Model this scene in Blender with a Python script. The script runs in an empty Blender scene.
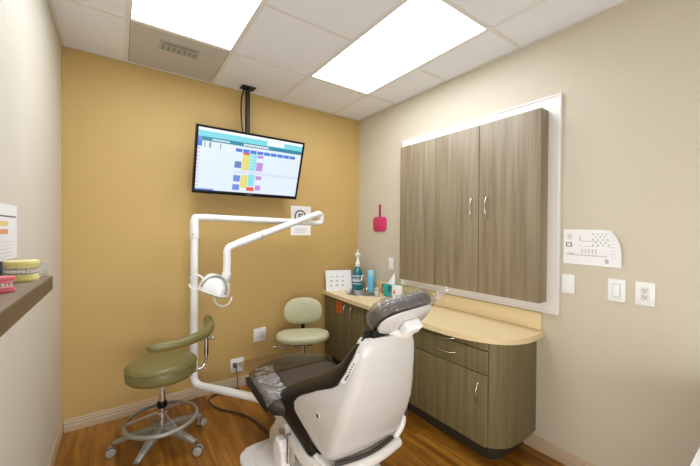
import bpy, bmesh, math, random
from mathutils import Vector, Matrix, noise as mnoise
PI = math.pi
C = bpy.context.scene.collection
SC = bpy.context.scene
random.seed(7)

F_CAM = Vector((.58, .815, 0))
# ------------------------------------------------------------------ room numbers (metres)
XL, XR, YB, YF, H = -0.322, 2.239, 2.984, -1.15, 2.681

# ------------------------------------------------------------------ materials
def lin(c):
    return tuple((v/12.92 if v <= .04045 else ((v+.055)/1.055)**2.4) for v in c)
def rgb(r, g, b):
    return lin((r/255, g/255, b/255)) + (1,)
MATS = {}
def pm(name, col, rough=.5, metal=0, bump=0, bscale=60, coat=0, var=0, vscale=4, spec=.5):
    """principled material with a little procedural colour variation and bump"""
    m = bpy.data.materials.new(name); m.use_nodes = True
    nt = m.node_tree; b = nt.nodes['Principled BSDF']
    b.inputs['Base Color'].default_value = col
    b.inputs['Roughness'].default_value = rough
    b.inputs['Metallic'].default_value = metal
    b.inputs['Coat Weight'].default_value = coat
    b.inputs['Specular IOR Level'].default_value = spec
    tc = nt.nodes.new('ShaderNodeTexCoord')
    if var:
        n = nt.nodes.new('ShaderNodeTexNoise'); n.inputs['Scale'].default_value = vscale; n.inputs['Detail'].default_value = 4
        nt.links.new(tc.outputs['Object'], n.inputs['Vector'])
        r = nt.nodes.new('ShaderNodeValToRGB')
        r.color_ramp.elements[0].position = .3; r.color_ramp.elements[1].position = .7
        r.color_ramp.elements[0].color = tuple(c*(1-var) for c in col[:3]) + (1,)
        r.color_ramp.elements[1].color = tuple(min(1, c*(1+var)) for c in col[:3]) + (1,)
        nt.links.new(n.outputs['Fac'], r.inputs['Fac']); nt.links.new(r.outputs['Color'], b.inputs['Base Color'])
    if bump:
        n = nt.nodes.new('ShaderNodeTexNoise'); n.inputs['Scale'].default_value = bscale; n.inputs['Detail'].default_value = 3
        nt.links.new(tc.outputs['Object'], n.inputs['Vector'])
        bp = nt.nodes.new('ShaderNodeBump'); bp.inputs['Strength'].default_value = bump; bp.inputs['Distance'].default_value = .01
        nt.links.new(n.outputs['Fac'], bp.inputs['Height']); nt.links.new(bp.outputs['Normal'], b.inputs['Normal'])
    MATS[name] = m
    return m
def emis(name, col, s):
    m = bpy.data.materials.new(name); m.use_nodes = True
    nt = m.node_tree; b = nt.nodes['Principled BSDF']
    b.inputs['Base Color'].default_value = (0.02, .02, .02, 1); b.inputs['Roughness'].default_value = .35
    b.inputs['Emission Color'].default_value = col; b.inputs['Emission Strength'].default_value = s
    return m
def grain(name, c1, c2, c3, scale=(38, 38, 1.6), rough=.45, coat=0.0):
    """wood-grain laminate, grain along z"""
    m = bpy.data.materials.new(name); m.use_nodes = True
    nt = m.node_tree; b = nt.nodes['Principled BSDF']; b.inputs['Roughness'].default_value = rough
    b.inputs['Coat Weight'].default_value = coat
    tc = nt.nodes.new('ShaderNodeTexCoord'); mp = nt.nodes.new('ShaderNodeMapping'); mp.inputs['Scale'].default_value = scale
    nt.links.new(tc.outputs['Object'], mp.inputs['Vector'])
    n = nt.nodes.new('ShaderNodeTexNoise'); n.inputs['Scale'].default_value = 1; n.inputs['Detail'].default_value = 6; n.inputs['Roughness'].default_value = .62; n.inputs['Distortion'].default_value = .3
    nt.links.new(mp.outputs['Vector'], n.inputs['Vector'])
    r = nt.nodes.new('ShaderNodeValToRGB'); e = r.color_ramp.elements
    e[0].position = .3; e[0].color = c1; e[1].position = .72; e[1].color = c3
    k = e.new(.5); k.color = c2
    nt.links.new(n.outputs['Fac'], r.inputs['Fac']); nt.links.new(r.outputs['Color'], b.inputs['Base Color'])
    return m
def wood_floor():
    m = bpy.data.materials.new('wood_floor'); m.use_nodes = True
    nt = m.node_tree; b = nt.nodes['Principled BSDF']; b.inputs['Roughness'].default_value = .33
    tc = nt.nodes.new('ShaderNodeTexCoord'); mp = nt.nodes.new('ShaderNodeMapping')
    mp.inputs['Rotation'].default_value = (0, 0, PI/2)
    nt.links.new(tc.outputs['Object'], mp.inputs['Vector'])
    br = nt.nodes.new('ShaderNodeTexBrick')
    br.inputs['Scale'].default_value = 1; br.inputs['Brick Width'].default_value = 1.15; br.inputs['Row Height'].default_value = .12
    br.inputs['Mortar Size'].default_value = .0012; br.inputs['Bias'].default_value = 0
    br.inputs['Color1'].default_value = (.3, .3, .3, 1); br.inputs['Color2'].default_value = (.75, .75, .75, 1); br.inputs['Mortar'].default_value = (.1, .1, .1, 1)
    br.offset = .37
    nt.links.new(mp.outputs['Vector'], br.inputs['Vector'])
    m2 = nt.nodes.new('ShaderNodeMapping'); m2.inputs['Scale'].default_value = (26, 2.2, 1)
    nt.links.new(tc.outputs['Object'], m2.inputs['Vector'])
    n = nt.nodes.new('ShaderNodeTexNoise'); n.inputs['Scale'].default_value = 1; n.inputs['Detail'].default_value = 7; n.inputs['Distortion'].default_value = .5
    nt.links.new(m2.outputs['Vector'], n.inputs['Vector'])
    mx = nt.nodes.new('ShaderNodeMix'); mx.data_type = 'RGBA'; mx.inputs['Factor'].default_value = .72
    nt.links.new(br.outputs['Color'], mx.inputs['A']); nt.links.new(n.outputs['Fac'], mx.inputs['B'])
    r = nt.nodes.new('ShaderNodeValToRGB'); e = r.color_ramp.elements
    e[0].position = .22; e[0].color = rgb(74, 40, 8); e[1].position = .78; e[1].color = rgb(186, 132, 52)
    k = e.new(.5); k.color = rgb(136, 86, 22)
    nt.links.new(mx.outputs['Result'], r.inputs['Fac']); nt.links.new(r.outputs['Color'], b.inputs['Base Color'])
    return m
def film(name, gloss=.14, tint=(1, 1, 1, 1), rough=.08, bump=.6, bscale=18, white=0.0):
    """thin clear plastic: mostly transparent, glossy wrinkles"""
    m = bpy.data.materials.new(name); m.use_nodes = True
    nt = m.node_tree; nt.nodes.clear()
    out = nt.nodes.new('ShaderNodeOutputMaterial'); mix = nt.nodes.new('ShaderNodeMixShader')
    tr = nt.nodes.new('ShaderNodeBsdfTransparent'); tr.inputs['Color'].default_value = tint
    gl = nt.nodes.new('ShaderNodeBsdfGlossy'); gl.inputs['Roughness'].default_value = rough
    tc = nt.nodes.new('ShaderNodeTexCoord'); n = nt.nodes.new('ShaderNodeTexNoise'); n.inputs['Scale'].default_value = bscale; n.inputs['Detail'].default_value = 2; n.inputs['Distortion'].default_value = 1.2
    nt.links.new(tc.outputs['Object'], n.inputs['Vector'])
    b = nt.nodes.new('ShaderNodeBump'); b.inputs['Strength'].default_value = bump; b.inputs['Distance'].default_value = .02
    nt.links.new(n.outputs['Fac'], b.inputs['Height']); nt.links.new(b.outputs['Normal'], gl.inputs['Normal'])
    fr = nt.nodes.new('ShaderNodeLayerWeight'); fr.inputs['Blend'].default_value = .25
    mth = nt.nodes.new('ShaderNodeMath'); mth.operation = 'MULTIPLY_ADD'; mth.inputs[1].default_value = .45; mth.inputs[2].default_value = gloss; mth.use_clamp = True
    nt.links.new(fr.outputs['Fresnel'], mth.inputs[0]); nt.links.new(mth.outputs[0], mix.inputs['Fac'])
    nt.links.new(tr.outputs[0], mix.inputs[1])
    if white:
        df = nt.nodes.new('ShaderNodeBsdfDiffuse'); df.inputs['Color'].default_value = (.8, .82, .85, 1)
        m2 = nt.nodes.new('ShaderNodeMixShader'); m2.inputs['Fac'].default_value = white
        nt.links.new(gl.outputs[0], m2.inputs[1]); nt.links.new(df.outputs[0], m2.inputs[2]); nt.links.new(m2.outputs[0], mix.inputs[2])
    else:
        nt.links.new(gl.outputs[0], mix.inputs[2])
    nt.links.new(mix.outputs[0], out.inputs['Surface'])
    return m

M_floor = wood_floor()
M_mustard = pm('mustard_paint', rgb(196, 164, 100), .62, bump=.05, bscale=140)
M_cream = pm('cream_paint', rgb(204, 195, 173), .6, bump=.05, bscale=140)
M_leftpaint = pm('pale_paint', rgb(214, 208, 192), .6, bump=.05, bscale=140)
M_base = pm('baseboard_paint', rgb(190, 168, 138), .5)
M_tile = pm('ceiling_tile', rgb(241, 243, 248), .85, bump=.25, bscale=260, var=.02, vscale=90)
M_tbar = pm('ceiling_grid', rgb(230, 227, 222), .6)
M_vent = pm('vent_grey', rgb(198, 196, 188), .6, bump=.15, bscale=400)
M_slat = pm('vent_slat', rgb(172, 174, 166), .5)
M_slatd = pm('vent_slat_dark', rgb(140, 144, 136), .6)
M_lightframe = pm('light_frame', rgb(215, 206, 192), .5)
M_diff = emis('light_diffuser', (.95, 1, 1.1, 1), 6.5)
M_cab = grain('upper_laminate', rgb(116, 102, 79), rgb(138, 123, 97), rgb(154, 138, 111), (24, 24, 1.1))
M_cabedge = pm('laminate_edge', rgb(98, 86, 70), .45)
M_basecab = grain('base_laminate_warm_lit', rgb(98, 88, 58), rgb(116, 105, 70), rgb(131, 119, 84), (34, 34, 1.3))  # upper laminate shifted to olive: warm lighting put into the colour
M_toe = pm('toe_kick', rgb(52, 46, 34), .6)
M_doorband = pm('door_edge_band', rgb(140, 130, 100), .4)
M_gap = pm('cabinet_gap', rgb(32, 28, 22), .8)
M_trimwhite = pm('white_trim', rgb(236, 233, 228), .4)
M_counter = pm('countertop_laminate', rgb(228, 206, 160), .38, var=.05, vscale=220)
M_nickel = pm('brushed_nickel', rgb(200, 196, 188), .25, 1)
M_chrome = pm('chrome', rgb(220, 220, 220), .12, 1)
M_steel = pm('stainless', rgb(190, 190, 188), .28, 1)
M_white = pm('white_plastic', rgb(238, 238, 236), .3)
M_shell = pm('chair_shell', rgb(204, 201, 196), .28, coat=.2)
M_chairwhite = pm('chair_white', rgb(232, 228, 222), .3)
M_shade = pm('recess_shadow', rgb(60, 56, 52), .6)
M_ivory = pm('ivory_plate', rgb(238, 238, 233), .35)
M_groove_shade = pm('plate_groove_shade', rgb(186, 182, 172), .5)  # shading around the switch rocker painted as grey
M_recep = pm('receptacle_face', rgb(222, 221, 212), .4)
M_slot = pm('dark_slot', rgb(55, 48, 42), .6)
M_black = pm('black_plastic', rgb(12, 12, 13), .35, spec=.2)
M_pole = pm('black_metal', rgb(36, 33, 32), .4, .3)
M_dark = pm('charcoal_vinyl', rgb(13, 12, 11), .36, bump=.05, bscale=90)
M_brownv = pm('brown_grey_vinyl', rgb(66, 57, 48), .42, bump=.04, bscale=60)
M_headv = pm('headrest_vinyl', rgb(84, 76, 70), .38, bump=.1, bscale=40)
M_olive = pm('olive_vinyl', rgb(120, 112, 64), .34, bump=.03, bscale=120)
M_sage = pm('sage_vinyl', rgb(194, 192, 156), .36, bump=.03, bscale=120)
M_greymet = pm('grey_cast_metal', rgb(150, 147, 136), .38, .35)
M_caster = pm('caster_grey', rgb(160, 158, 150), .45)
M_casterd = pm('caster_dark', rgb(70, 68, 64), .5)
M_paper = pm('paper', rgb(240, 238, 236), .75)
M_paperg = pm('paper_print_grey', rgb(190, 188, 186), .8)
M_paperd = pm('paper_print_dark', rgb(92, 92, 94), .8)
M_papero = pm('paper_print_orange', rgb(226, 160, 110), .8)
M_papery = pm('paper_print_yellow', rgb(232, 206, 130), .8)
M_pink = pm('pink_plastic', rgb(208, 54, 108), .35)
M_pinkd = pm('dark_pink', rgb(160, 30, 78), .35)
M_gum = pm('pink_gum', rgb(232, 130, 140), .35)
M_gumd = pm('red_gum', rgb(224, 108, 118), .35)
M_tooth = pm('tooth_white', rgb(238, 232, 220), .25)
M_stone = pm('yellow_dental_stone', rgb(230, 220, 148), .6)
M_brace = pm('brace_metal', rgb(120, 116, 112), .35, .8)
M_artic = pm('articulator_blue_grey', rgb(84, 98, 112), .4, .3)
M_shelf = grain('ledge_laminate', rgb(84, 66, 40), rgb(97, 78, 50), rgb(108, 88, 58), (30, 1.5, 30))
M_shelftop = grain('ledge_top_laminate', rgb(126, 112, 92), rgb(138, 123, 102), rgb(150, 134, 112), (30, 1.5, 30))
M_teal = pm('teal_mouthwash', rgb(10, 112, 118), .12, coat=.5)
M_label = pm('bottle_label', rgb(196, 214, 216), .5)
M_labeld = pm('bottle_label_dark', rgb(24, 62, 96), .5)
M_sky = pm('sky_blue_can', rgb(104, 190, 226), .3)
M_tissue_t = pm('teal_carton', rgb(58, 166, 160), .5)
M_tissue_d = pm('dark_teal_carton', rgb(18, 118, 118), .5)
M_red = pm('red_print', rgb(222, 84, 60), .5)
M_amber = pm('pinkish_brown', rgb(168, 116, 104), .4)
M_orange = pm('orange_tag', rgb(232, 112, 34), .5)
M_orangetxt = pm('dark_orange_text', rgb(150, 44, 10), .5)
M_cable = pm('cable_grey', rgb(76, 58, 42), .5)
M_plug = pm('plug_grey', rgb(92, 96, 100), .5)
M_whitetop = pm('white_laminate', rgb(238, 238, 238), .4)
M_dooredge = pm('hall_door', rgb(206, 196, 178), .5)
M_film = film('clear_film', .10, bump=.8, bscale=26, white=.25)
M_film2 = film('clear_sheet', .30, bump=.5, bscale=50, white=.15, rough=.10)
M_film3 = film('olive_film', .10, tint=(.62, .52, .32, 1), bump=.5, bscale=10, white=.08, rough=.15)
M_cup = film('clear_plastic', .2, bump=.2, bscale=10, white=.4)

# screen colours
def scr(n, r, g, b, s=.74): return emis(n, rgb(r, g, b), s)
SCR = dict(bg=scr('screen_pale', 222, 236, 250), cyan=scr('screen_cyan', 120, 214, 226), teal=scr('screen_teal', 24, 132, 158), white=scr('screen_white', 244, 250, 252),
           blue=scr('screen_blue', 66, 118, 214), lblue=scr('screen_light_blue', 108, 140, 216), yellow=scr('screen_yellow', 226, 214, 92), aqua=scr('screen_aqua', 138, 222, 226),
           purple=scr('screen_purple', 190, 142, 214), red=scr('screen_red', 228, 88, 84), lav=scr('screen_lavender', 214, 220, 242), dark=scr('screen_dark', 60, 70, 100), pinkish=scr('screen_pink', 226, 196, 226))

# ------------------------------------------------------------------ mesh helpers
def NB(): return bmesh.new()
def obj(name, bm, m, parent=None, label=None, sharp=38, smooth=True):
    bmesh.ops.remove_doubles(bm, verts=bm.verts, dist=1e-6)
    bmesh.ops.recalc_face_normals(bm, faces=bm.faces)
    bm.normal_update()
    if smooth:
        for f in bm.faces: f.smooth = True
        lim = math.radians(sharp)
        for e in bm.edges:
            if len(e.link_faces) == 2 and e.calc_face_angle(0) > lim: e.smooth = False
            elif len(e.link_faces) != 2: e.smooth = False
    me = bpy.data.meshes.new(name); bm.to_mesh(me); bm.free()
    o = bpy.data.objects.new(name, me); C.objects.link(o)
    for k in (m if isinstance(m, (list, tuple)) else [m]): me.materials.append(k)
    if parent: o.parent = parent
    if label: o['label'] = label
    return o
def tag(o, label, cat, group=None, kind=None):
    o['label'] = label; o['category'] = cat
    if group: o['group'] = group
    if kind: o['kind'] = kind
    return o
def thing(name, label, cat, loc=(0, 0, 0), rz=0, group=None):
    o = bpy.data.objects.new(name, None); C.objects.link(o); o.empty_display_size = .05
    o.location = loc; o.rotation_euler = (0, 0, rz)
    return tag(o, label, cat, group)
def struct(name, bm, m, parent=None, **k):
    o = obj(name, bm, m, parent, **k)
    if not parent: o['kind'] = 'structure'
    return o
def box(bm, x0, x1, y0, y1, z0, z1, bev=0, seg=2, mi=0):
    vs = [bm.verts.new((x, y, z)) for x in (x0, x1) for y in (y0, y1) for z in (z0, z1)]
    q = [(0, 1, 3, 2), (4, 6, 7, 5), (0, 4, 5, 1), (2, 3, 7, 6), (0, 2, 6, 4), (1, 5, 7, 3)]
    fs = [bm.faces.new([vs[i] for i in f]) for f in q]
    for f in fs: f.material_index = mi
    if bev:
        es = list({e for f in fs for e in f.edges})
        r = bmesh.ops.bevel(bm, geom=es, offset=bev, segments=seg, profile=.5, affect='EDGES')
        for f in r['faces']: f.material_index = mi
    return vs
def quad(bm, pts, mi=0):
    f = bm.faces.new([bm.verts.new(p) for p in pts]); f.material_index = mi; return f
def loft(bm, rings, cap=True, close=True, mi=0):
    R = [[bm.verts.new(p) for p in r] for r in rings]
    n = len(R[0])
    for a, b in zip(R, R[1:]):
        for i in range(n if close else n-1):
            j = (i+1) % n
            f = bm.faces.new((a[i], a[j], b[j], b[i])); f.material_index = mi
    if cap and close:
        for r in (R[0], R[-1]):
            try: bm.faces.new(r).material_index = mi
            except ValueError: pass
    return R
def tube(bm, pts, r, n=12, cap=True, mi=0, sx=1, closed=False):
    P = [Vector(p) for p in pts]; N = len(P)
    rs = r if isinstance(r, (list, tuple)) else [r]*N
    T = []
    for i in range(N):
        if closed: t = P[(i+1) % N]-P[i-1]
        else: t = P[min(i+1, N-1)]-P[max(i-1, 0)]
        T.append(t.normalized())
    u = T[0].orthogonal().normalized(); rings = []
    for i in range(N):
        if i:
            q = T[i-1].rotation_difference(T[i]); u = (q @ u)
            u = (u - T[i]*u.dot(T[i])).normalized()
        w = T[i].cross(u)
        rings.append([P[i] + (u*math.cos(2*PI*k/n)*sx + w*math.sin(2*PI*k/n))*rs[i] for k in range(n)])
    if closed:
        rings.append(rings[0]); loft(bm, rings, cap=False, mi=mi)
    else: loft(bm, rings, cap=cap, mi=mi)
def fillet(pts, rad, n=6):
    P = [Vector(p) for p in pts]; out = [P[0]]
    for a, b, c in zip(P, P[1:], P[2:]):
        d1 = (a-b); d2 = (c-b); l = min(rad, d1.length*.49, d2.length*.49)
        s = b+d1.normalized()*l; e = b+d2.normalized()*l
        for k in range(n+1):
            t = k/n; out.append(s*(1-t)**2 + b*2*t*(1-t) + e*t*t)
    out.append(P[-1]); return out
def lathe(bm, prof, c=(0, 0, 0), n=32, mi=0, cap=True):
    rings = [[(c[0]+r*math.cos(2*PI*k/n), c[1]+r*math.sin(2*PI*k/n), c[2]+z) for k in range(n)] for r, z in prof]
    loft(bm, rings, cap=cap, mi=mi)
def prism(bm, out, fn, a0, a1, mi=0, bev=0, seg=2):
    """extrude a 2-D outline; fn(u, v, a) -> point"""
    A = [bm.verts.new(fn(u, v, a0)) for u, v in out]; B = [bm.verts.new(fn(u, v, a1)) for u, v in out]
    n = len(out); fs = [bm.faces.new(A), bm.faces.new(B)]
    for i in range(n):
        j = (i+1) % n; fs.append(bm.faces.new((A[i], A[j], B[j], B[i])))
    for f in fs: f.material_index = mi
    if bev:
        es = list(fs[0].edges)+list(fs[1].edges)
        bmesh.ops.bevel(bm, geom=es, offset=bev, segments=seg, profile=.5, affect='EDGES')
def rrect(w, h, r, n=5, cx=0, cy=0):
    o = []
    for sx, sy, a in ((1, 1, 0), (-1, 1, 90), (-1, -1, 180), (1, -1, 270)):
        for k in range(n+1):
            t = math.radians(a+90*k/n)
            o.append((cx+sx*(w/2-r)+r*math.cos(t), cy+sy*(h/2-r)+r*math.sin(t)))
    return o
def superell(a, b, n=40, e=2.6):
    o = []
    for k in range(n):
        t = 2*PI*k/n; c, s = math.cos(t), math.sin(t)
        o.append((a*abs(c)**(2/e)*(1 if c >= 0 else -1), b*abs(s)**(2/e)*(1 if s >= 0 else -1)))
    return o
def interp(tab, x):
    for (a, va), (b, vb) in zip(tab, tab[1:]):
        if x <= b:
            t = max(0, min(1, (x-a)/(b-a))); t = t*t*(3-2*t)*.5 + t*.5
            return va+(vb-va)*t
    return tab[-1][1]
def dup(root, label=None, loc=None, rz=None):
    def cp(o, par):
        c = o.copy(); C.objects.link(c); c.parent = par
        for ch in list(o.children): cp(ch, c)
        return c
    r = cp(root, None)
    if label: r['label'] = label
    if loc is not None: r.location = loc
    if rz is not None: r.rotation_euler = (0, 0, rz)
    return r
def text_bm(s, size, depth=.0006):
    cu = bpy.data.curves.new('lettering', 'FONT'); cu.body = s; cu.size = size; cu.extrude = depth
    cu.align_x = 'CENTER'; cu.align_y = 'CENTER'
    o = bpy.data.objects.new('lettering', cu); C.objects.link(o)
    bpy.context.view_layer.update()
    me = o.evaluated_get(bpy.context.evaluated_depsgraph_get()).to_mesh()
    bm = NB(); bm.from_mesh(me); o.to_mesh_clear()
    bpy.data.objects.remove(o); bpy.data.curves.remove(cu)
    return bm

# ------------------------------------------------------------------ room shell
b = NB(); box(b, XL-.12, XR+.12, YF-.12, YB+.12, -.1, 0); struct('floor', b, M_floor)
b = NB(); box(b, XL-.12, XR+.12, YB, YB+.1, 0, H+.15); struct('wall_back', b, M_mustard)
b = NB(); box(b, XR, XR+.1, YF, YB, 0, H+.15); struct('wall_right', b, M_cream)
b = NB(); box(b, XL-.1, XL, YF, YB, 0, H+.15); WL = struct('wall_left', b, M_leftpaint)
b = NB()   # shallow chase with a bullnose corner, above the ledge
yc = 1.60; rr = .04
out = [(XL+.0005, YF+.02), (XL+.046, YF+.02), (XL+.046, yc-rr)] + [(XL+.046-rr+rr*math.cos(math.radians(a)), yc-rr+rr*math.sin(math.radians(a))) for a in range(15, 91, 15)] + [(XL+.0005, yc)]
prism(b, out, lambda u, v, a: (u, v, a), 1.245, H-.002)
struct('trim_1', b, M_leftpaint)
b = NB(); box(b, XL-.1, XR+.1, YF-.1, YF, 0, H+.15); struct('wall_front', b, M_leftpaint)

def baseboard(name, p0, p1, nrm):
    """profiled board from p0 to p1 standing off the wall along nrm"""
    p0, p1, nrm = Vector(p0), Vector(p1), Vector(nrm)
    prof = [(0, 0), (.014, 0), (.014, .038), (.011, .046), (.011, .060), (.007, .069), (.007, .078), (.003, .084), (0, .084)]
    b = NB()
    loft(b, [[p + nrm*(u+.0005) + Vector((0, 0, z+.0005)) for u, z in prof] for p in (p0, p1)])
    struct(name, b, M_base, sharp=20)
baseboard('baseboard_back', (XL+.0165, YB, 0), (1.745, YB, 0), (0, -1, 0))
baseboard('baseboard_right', (XR, YF+.02, 0), (XR, 1.093, 0), (-1, 0, 0))
baseboard('baseboard_left', (XL, YF+.02, 0), (XL, YB-.0005, 0), (1, 0, 0))

# ceiling: tiles lying in a grid
X0, Y0, T = .0433, 2.3704, .61
b = NB(); box(b, XL-.12, XR+.12, YF-.12, YB+.12, H+.15, H+.2); CE = struct('ceiling', b, M_tile)
xs = [XL] + [X0+T*k for k in range(4)] + [XR]
ys = [YB, Y0, Y0-T, Y0-2*T, Y0-3*T, Y0-4*T, Y0-5*T, YF]
holes = set()
LIGHTS = [(X0, Y0), (X0+2*T, Y0)]
skip = {(1, 0)} | {(1, 1), (1, 2), (3, 1), (3, 2)}
for i in range(len(xs)-1):
    for j in range(len(ys)-1):
        if (i, j) in skip: continue
        b = NB(); box(b, xs[i]+.004, xs[i+1]-.004, ys[j+1]+.004, ys[j]-.004, H-.004, H+.012, .002, 1)
        obj('ceiling_tile', b, M_tile, CE)
b = NB()
def bar(x0, x1, y0, y1): box(b, x0, x1, y0, y1, H-.008, H-.0045)
for x in xs[1:-1]: bar(x-.012, x+.012, YF+.001, YB-.001)
for y in ys[1:-1]:
    for i in range(len(xs)-1):
        if (i in (1, 3)) and y == ys[2]: continue
        bar(xs[i]+(.012 if i else .001), xs[i+1]-(.012 if i < 4 else .001), y-.012, y+.012)
obj('ceiling_grid', b, M_tbar, CE)
b = NB()   # wall angle
box(b, XL+.001, XR-.001, YB-.02, YB-.001, H-.009, H-.005); box(b, XL+.001, XL+.02, YF+.001, YB-.02, H-.009, H-.005); box(b, XR-.02, XR-.001, YF+.001, YB-.02, H-.009, H-.005)
obj('wall_angle', b, M_tbar, CE)

# light panels
ll = ['bright ceiling light panel nearest the grey vent and left wall', 'bright ceiling light panel on the right, nearest the wall cabinet']
for k, (x, y) in enumerate(LIGHTS):
    t = thing('ceiling_light', ll[k], 'ceiling light', (x+T/2, y-T, H), 0, 'fluorescent light panels in the ceiling')
    w, l = T/2-.0125, T-.0125
    b = NB(); box(b, -w, w, -l, -l+.006, -.008, .06); box(b, -w, w, l-.006, l, -.008, .06); box(b, -w, -w+.006, -l+.006, l-.006, -.008, .06); box(b, w-.006, w, -l+.006, l-.006, -.008, .06)
    box(b, -w, w, -l, l, .06, .066)
    obj('light_frame', b, M_lightframe, t)
    b = NB(); box(b, -w+.0065, w-.0065, -l+.0065, l-.0065, -.004, .004); obj('diffuser', b, M_diff, t)

# return-air vent
t = thing('ceiling_vent', 'grey square air vent panel in the ceiling at the back wall', 'vent', (X0+T/2, (Y0+YB)/2, H))
w, l = T/2-.014, (YB-Y0)/2-.016
b = NB(); box(b, -w, w, -l, l, -.006, .01, .002, 1); obj('vent_panel', b, M_vent, t)
b = NB(); box(b, -.125, .125, -.185, -.045, -.0075, -.0062, .0004, 1); g = obj('louvre', b, M_slat, t)
for k in range(7):
    b = NB(); x = -.1+.2*k/6; box(b, x-.008, x+.008, -.12, -.06, -.0095, -.0077, .0003, 1); obj('slat', b, M_slatd, g)
b = NB(); box(b, -.1, .1, -.165, -.145, -.0095, -.0077); obj('slat', b, M_slatd, g)

# ------------------------------------------------------------------ television hung from the ceiling
t = thing('television', 'black flat screen television hung from the ceiling showing a colour-coded appointment calendar', 'television', (.928, 2.80, H))
b = NB(); box(b, -.06, .06, .035, .125, -.016, -.0085, .002, 1); obj('ceiling_plate', b, M_pole, t)
b = NB(); tube(b, fillet([(0, .08, -.012), (0, .08, -.56), (0, .02, -.68), (0, .02, -.80)], .05), .021, 14); obj('mounting_pole', b, M_pole, t)
b = NB(); tube(b, fillet([(-.028, .085, -.016), (-.055, .085, -.12), (-.055, .085, -.3), (-.026, .07, -.52)], .08), .006, 8); obj('power_cable', b, M_black, t)
TV_W, TV_H = .905, .528
tilt = math.radians(19)
def tvp(x, y, z):   # x across, y out of the screen toward the room, z up, tilted forward
    c, s = math.cos(tilt), math.sin(tilt)
    return (x, -(y*c) - z*s - .046, -.716 + z*c - y*s)
def tvbox(bm, x0, x1, y0, y1, z0, z1, bev=0, mi=0):
    vs0 = set(bm.verts); box(bm, x0, x1, y0, y1, z0, z1, bev, 2, mi)
    for v in bm.verts:
        if v not in vs0: v.co = Vector(tvp(*v.co))
b = NB(); w, h = TV_W/2, TV_H/2
tvbox(b, -w, w, -.03, .006, -h, h, .004); obj('housing', b, M_black, t)
b = NB(); tvbox(b, -w, w, .0062, .014, h-.016, h, .002); tvbox(b, -w, w, .0062, .014, -h, -h+.026, .002)
tvbox(b, -w, -w+.016, .0062, .014, -h+.026, h-.016); tvbox(b, w-.016, w, .0062, .014, -h+.026, h-.016); obj('bezel', b, M_black, t)
b = NB(); tvbox(b, -.03, .03, .0142, .0146, -h+.010, -h+.016); obj('emblem', b, pm('bezel_mark', rgb(96, 96, 98), .4), t)
b = NB(); tvbox(b, -.12, .12, -.075, -.031, -.1, .1, .006); obj('mount_bracket', b, M_pole, t)
sk = list(SCR); b = NB()
sw, sh, sb = TV_W-.034, TV_H-.044, -h+.027
def sq(u0, u1, v0, v1, col, lay=1):
    """u from the left, v from the top, both 0..1 of the screen"""
    y = .0070+.00025*lay
    f = quad(b, [tvp(-sw/2+sw*u, y, sb+sh*(1-v)) for u, v in ((u0, v0), (u0, v1), (u1, v1), (u1, v0))], sk.index(col))
sq(0, 1, 0, 1, 'bg', 0)
sq(0, 1, 0, .045, 'white'); sq(0, 1, .045, .135, 'cyan'); sq(.62, .80, .05, .12, 'white', 2)
sq(0, 1, .135, .20, 'teal'); sq(0, .035, .20, .29, 'blue'); sq(0, .035, .135, .2, 'lblue', 2)
for k in range(9): sq(.12+.017*k, .132+.017*k, .155, .18, 'white', 2)
for k in range(13): sq(.40+.019*k, .413+.019*k, .152, .185, 'white', 2)
for u in (.055, .095, .105, .19): sq(u, u+.006, .21, .30, 'dark')
for k in range(9): sq(.330+.068*k, .391+.068*k, .245, .30, 'blue')
sq(.40, .465, .30, .335, 'red'); sq(.40, .465, .335, .60, 'yellow'); sq(.47, .535, .30, .60, 'aqua'); sq(.54, .60, .315, .365, 'purple'); sq(.54, .605, .44, .59, 'purple')
sq(.33, .395, .46, .575, 'lblue'); sq(.33, 1, .615, .665, 'lav'); sq(.33, .395, .70, .81, 'lblue'); sq(.40, .465, .685, .91, 'yellow'); sq(.47, .535, .665, .87, 'aqua')
sq(.545, .605, .68, .75, 'purple'); sq(.33, .395, .86, .96, 'lblue'); sq(.465, .54, .89, .96, 'red'); sq(.55, .605, .85, .94, 'purple')
for k in range(11):
    sq(.0, .022, .31+.06*k, .345+.06*k, 'pinkish'); sq(.975, 1, .31+.06*k, .32+.06*k, 'lav')
for k in range(5):
    sq(.34, .38, .475+.018*k, .481+.018*k, 'dark', 2) if k < 5 else 0
    sq(.41, .445, .36+.05*k, .366+.05*k, 'lav', 2); sq(.41, .445, .70+.04*k, .706+.04*k, 'lav', 2); sq(.48, .515, .33+.05*k, .336+.05*k, 'white', 2)
sq(.0, .16, .975, 1, 'lblue'); sq(.16, 1, .985, 1, 'lav')
obj('screen', b, [SCR[k] for k in sk], t, smooth=False)

# ------------------------------------------------------------------ upper cabinet and its white surround
YC0, YC1, ZC0, ZC1, XF = .956, 2.185, .978, 2.187, 2.117
b = NB()
fy0, fy1, fz0, fz1 = .888, 2.262, .907, 2.280
def ring(bm, y0, y1, z0, z1, m, x0, x1):
    o = [(y0, z0), (y1, z0), (y1, z1), (y0, z1)]; i = [(y0+m, z0+m), (y1-m, z0+m), (y1-m, z1-m), (y0+m, z1-m)]
    L = [[bm.verts.new((x, y, z)) for y, z in r] for r in (o, i) for x in (x0, x1)]
    for k in range(4):
        j = (k+1) % 4
        for A, B2 in ((L[0], L[1]), (L[1], L[3]), (L[3], L[2]), (L[2], L[0])): bm.faces.new((A[k], A[j], B2[j], B2[k]))
ring(b, fy0, fy1, fz0, fz1, .125, XR-.018, XR-.0005); ring(b, fy0, fy1, fz0, fz1, .012, XR-.024, XR-.018)
tag(obj('panel_trim', b, M_trimwhite, smooth=False), 'flat white trim frame on the wall around the tall wall cabinet', 'trim')
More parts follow.
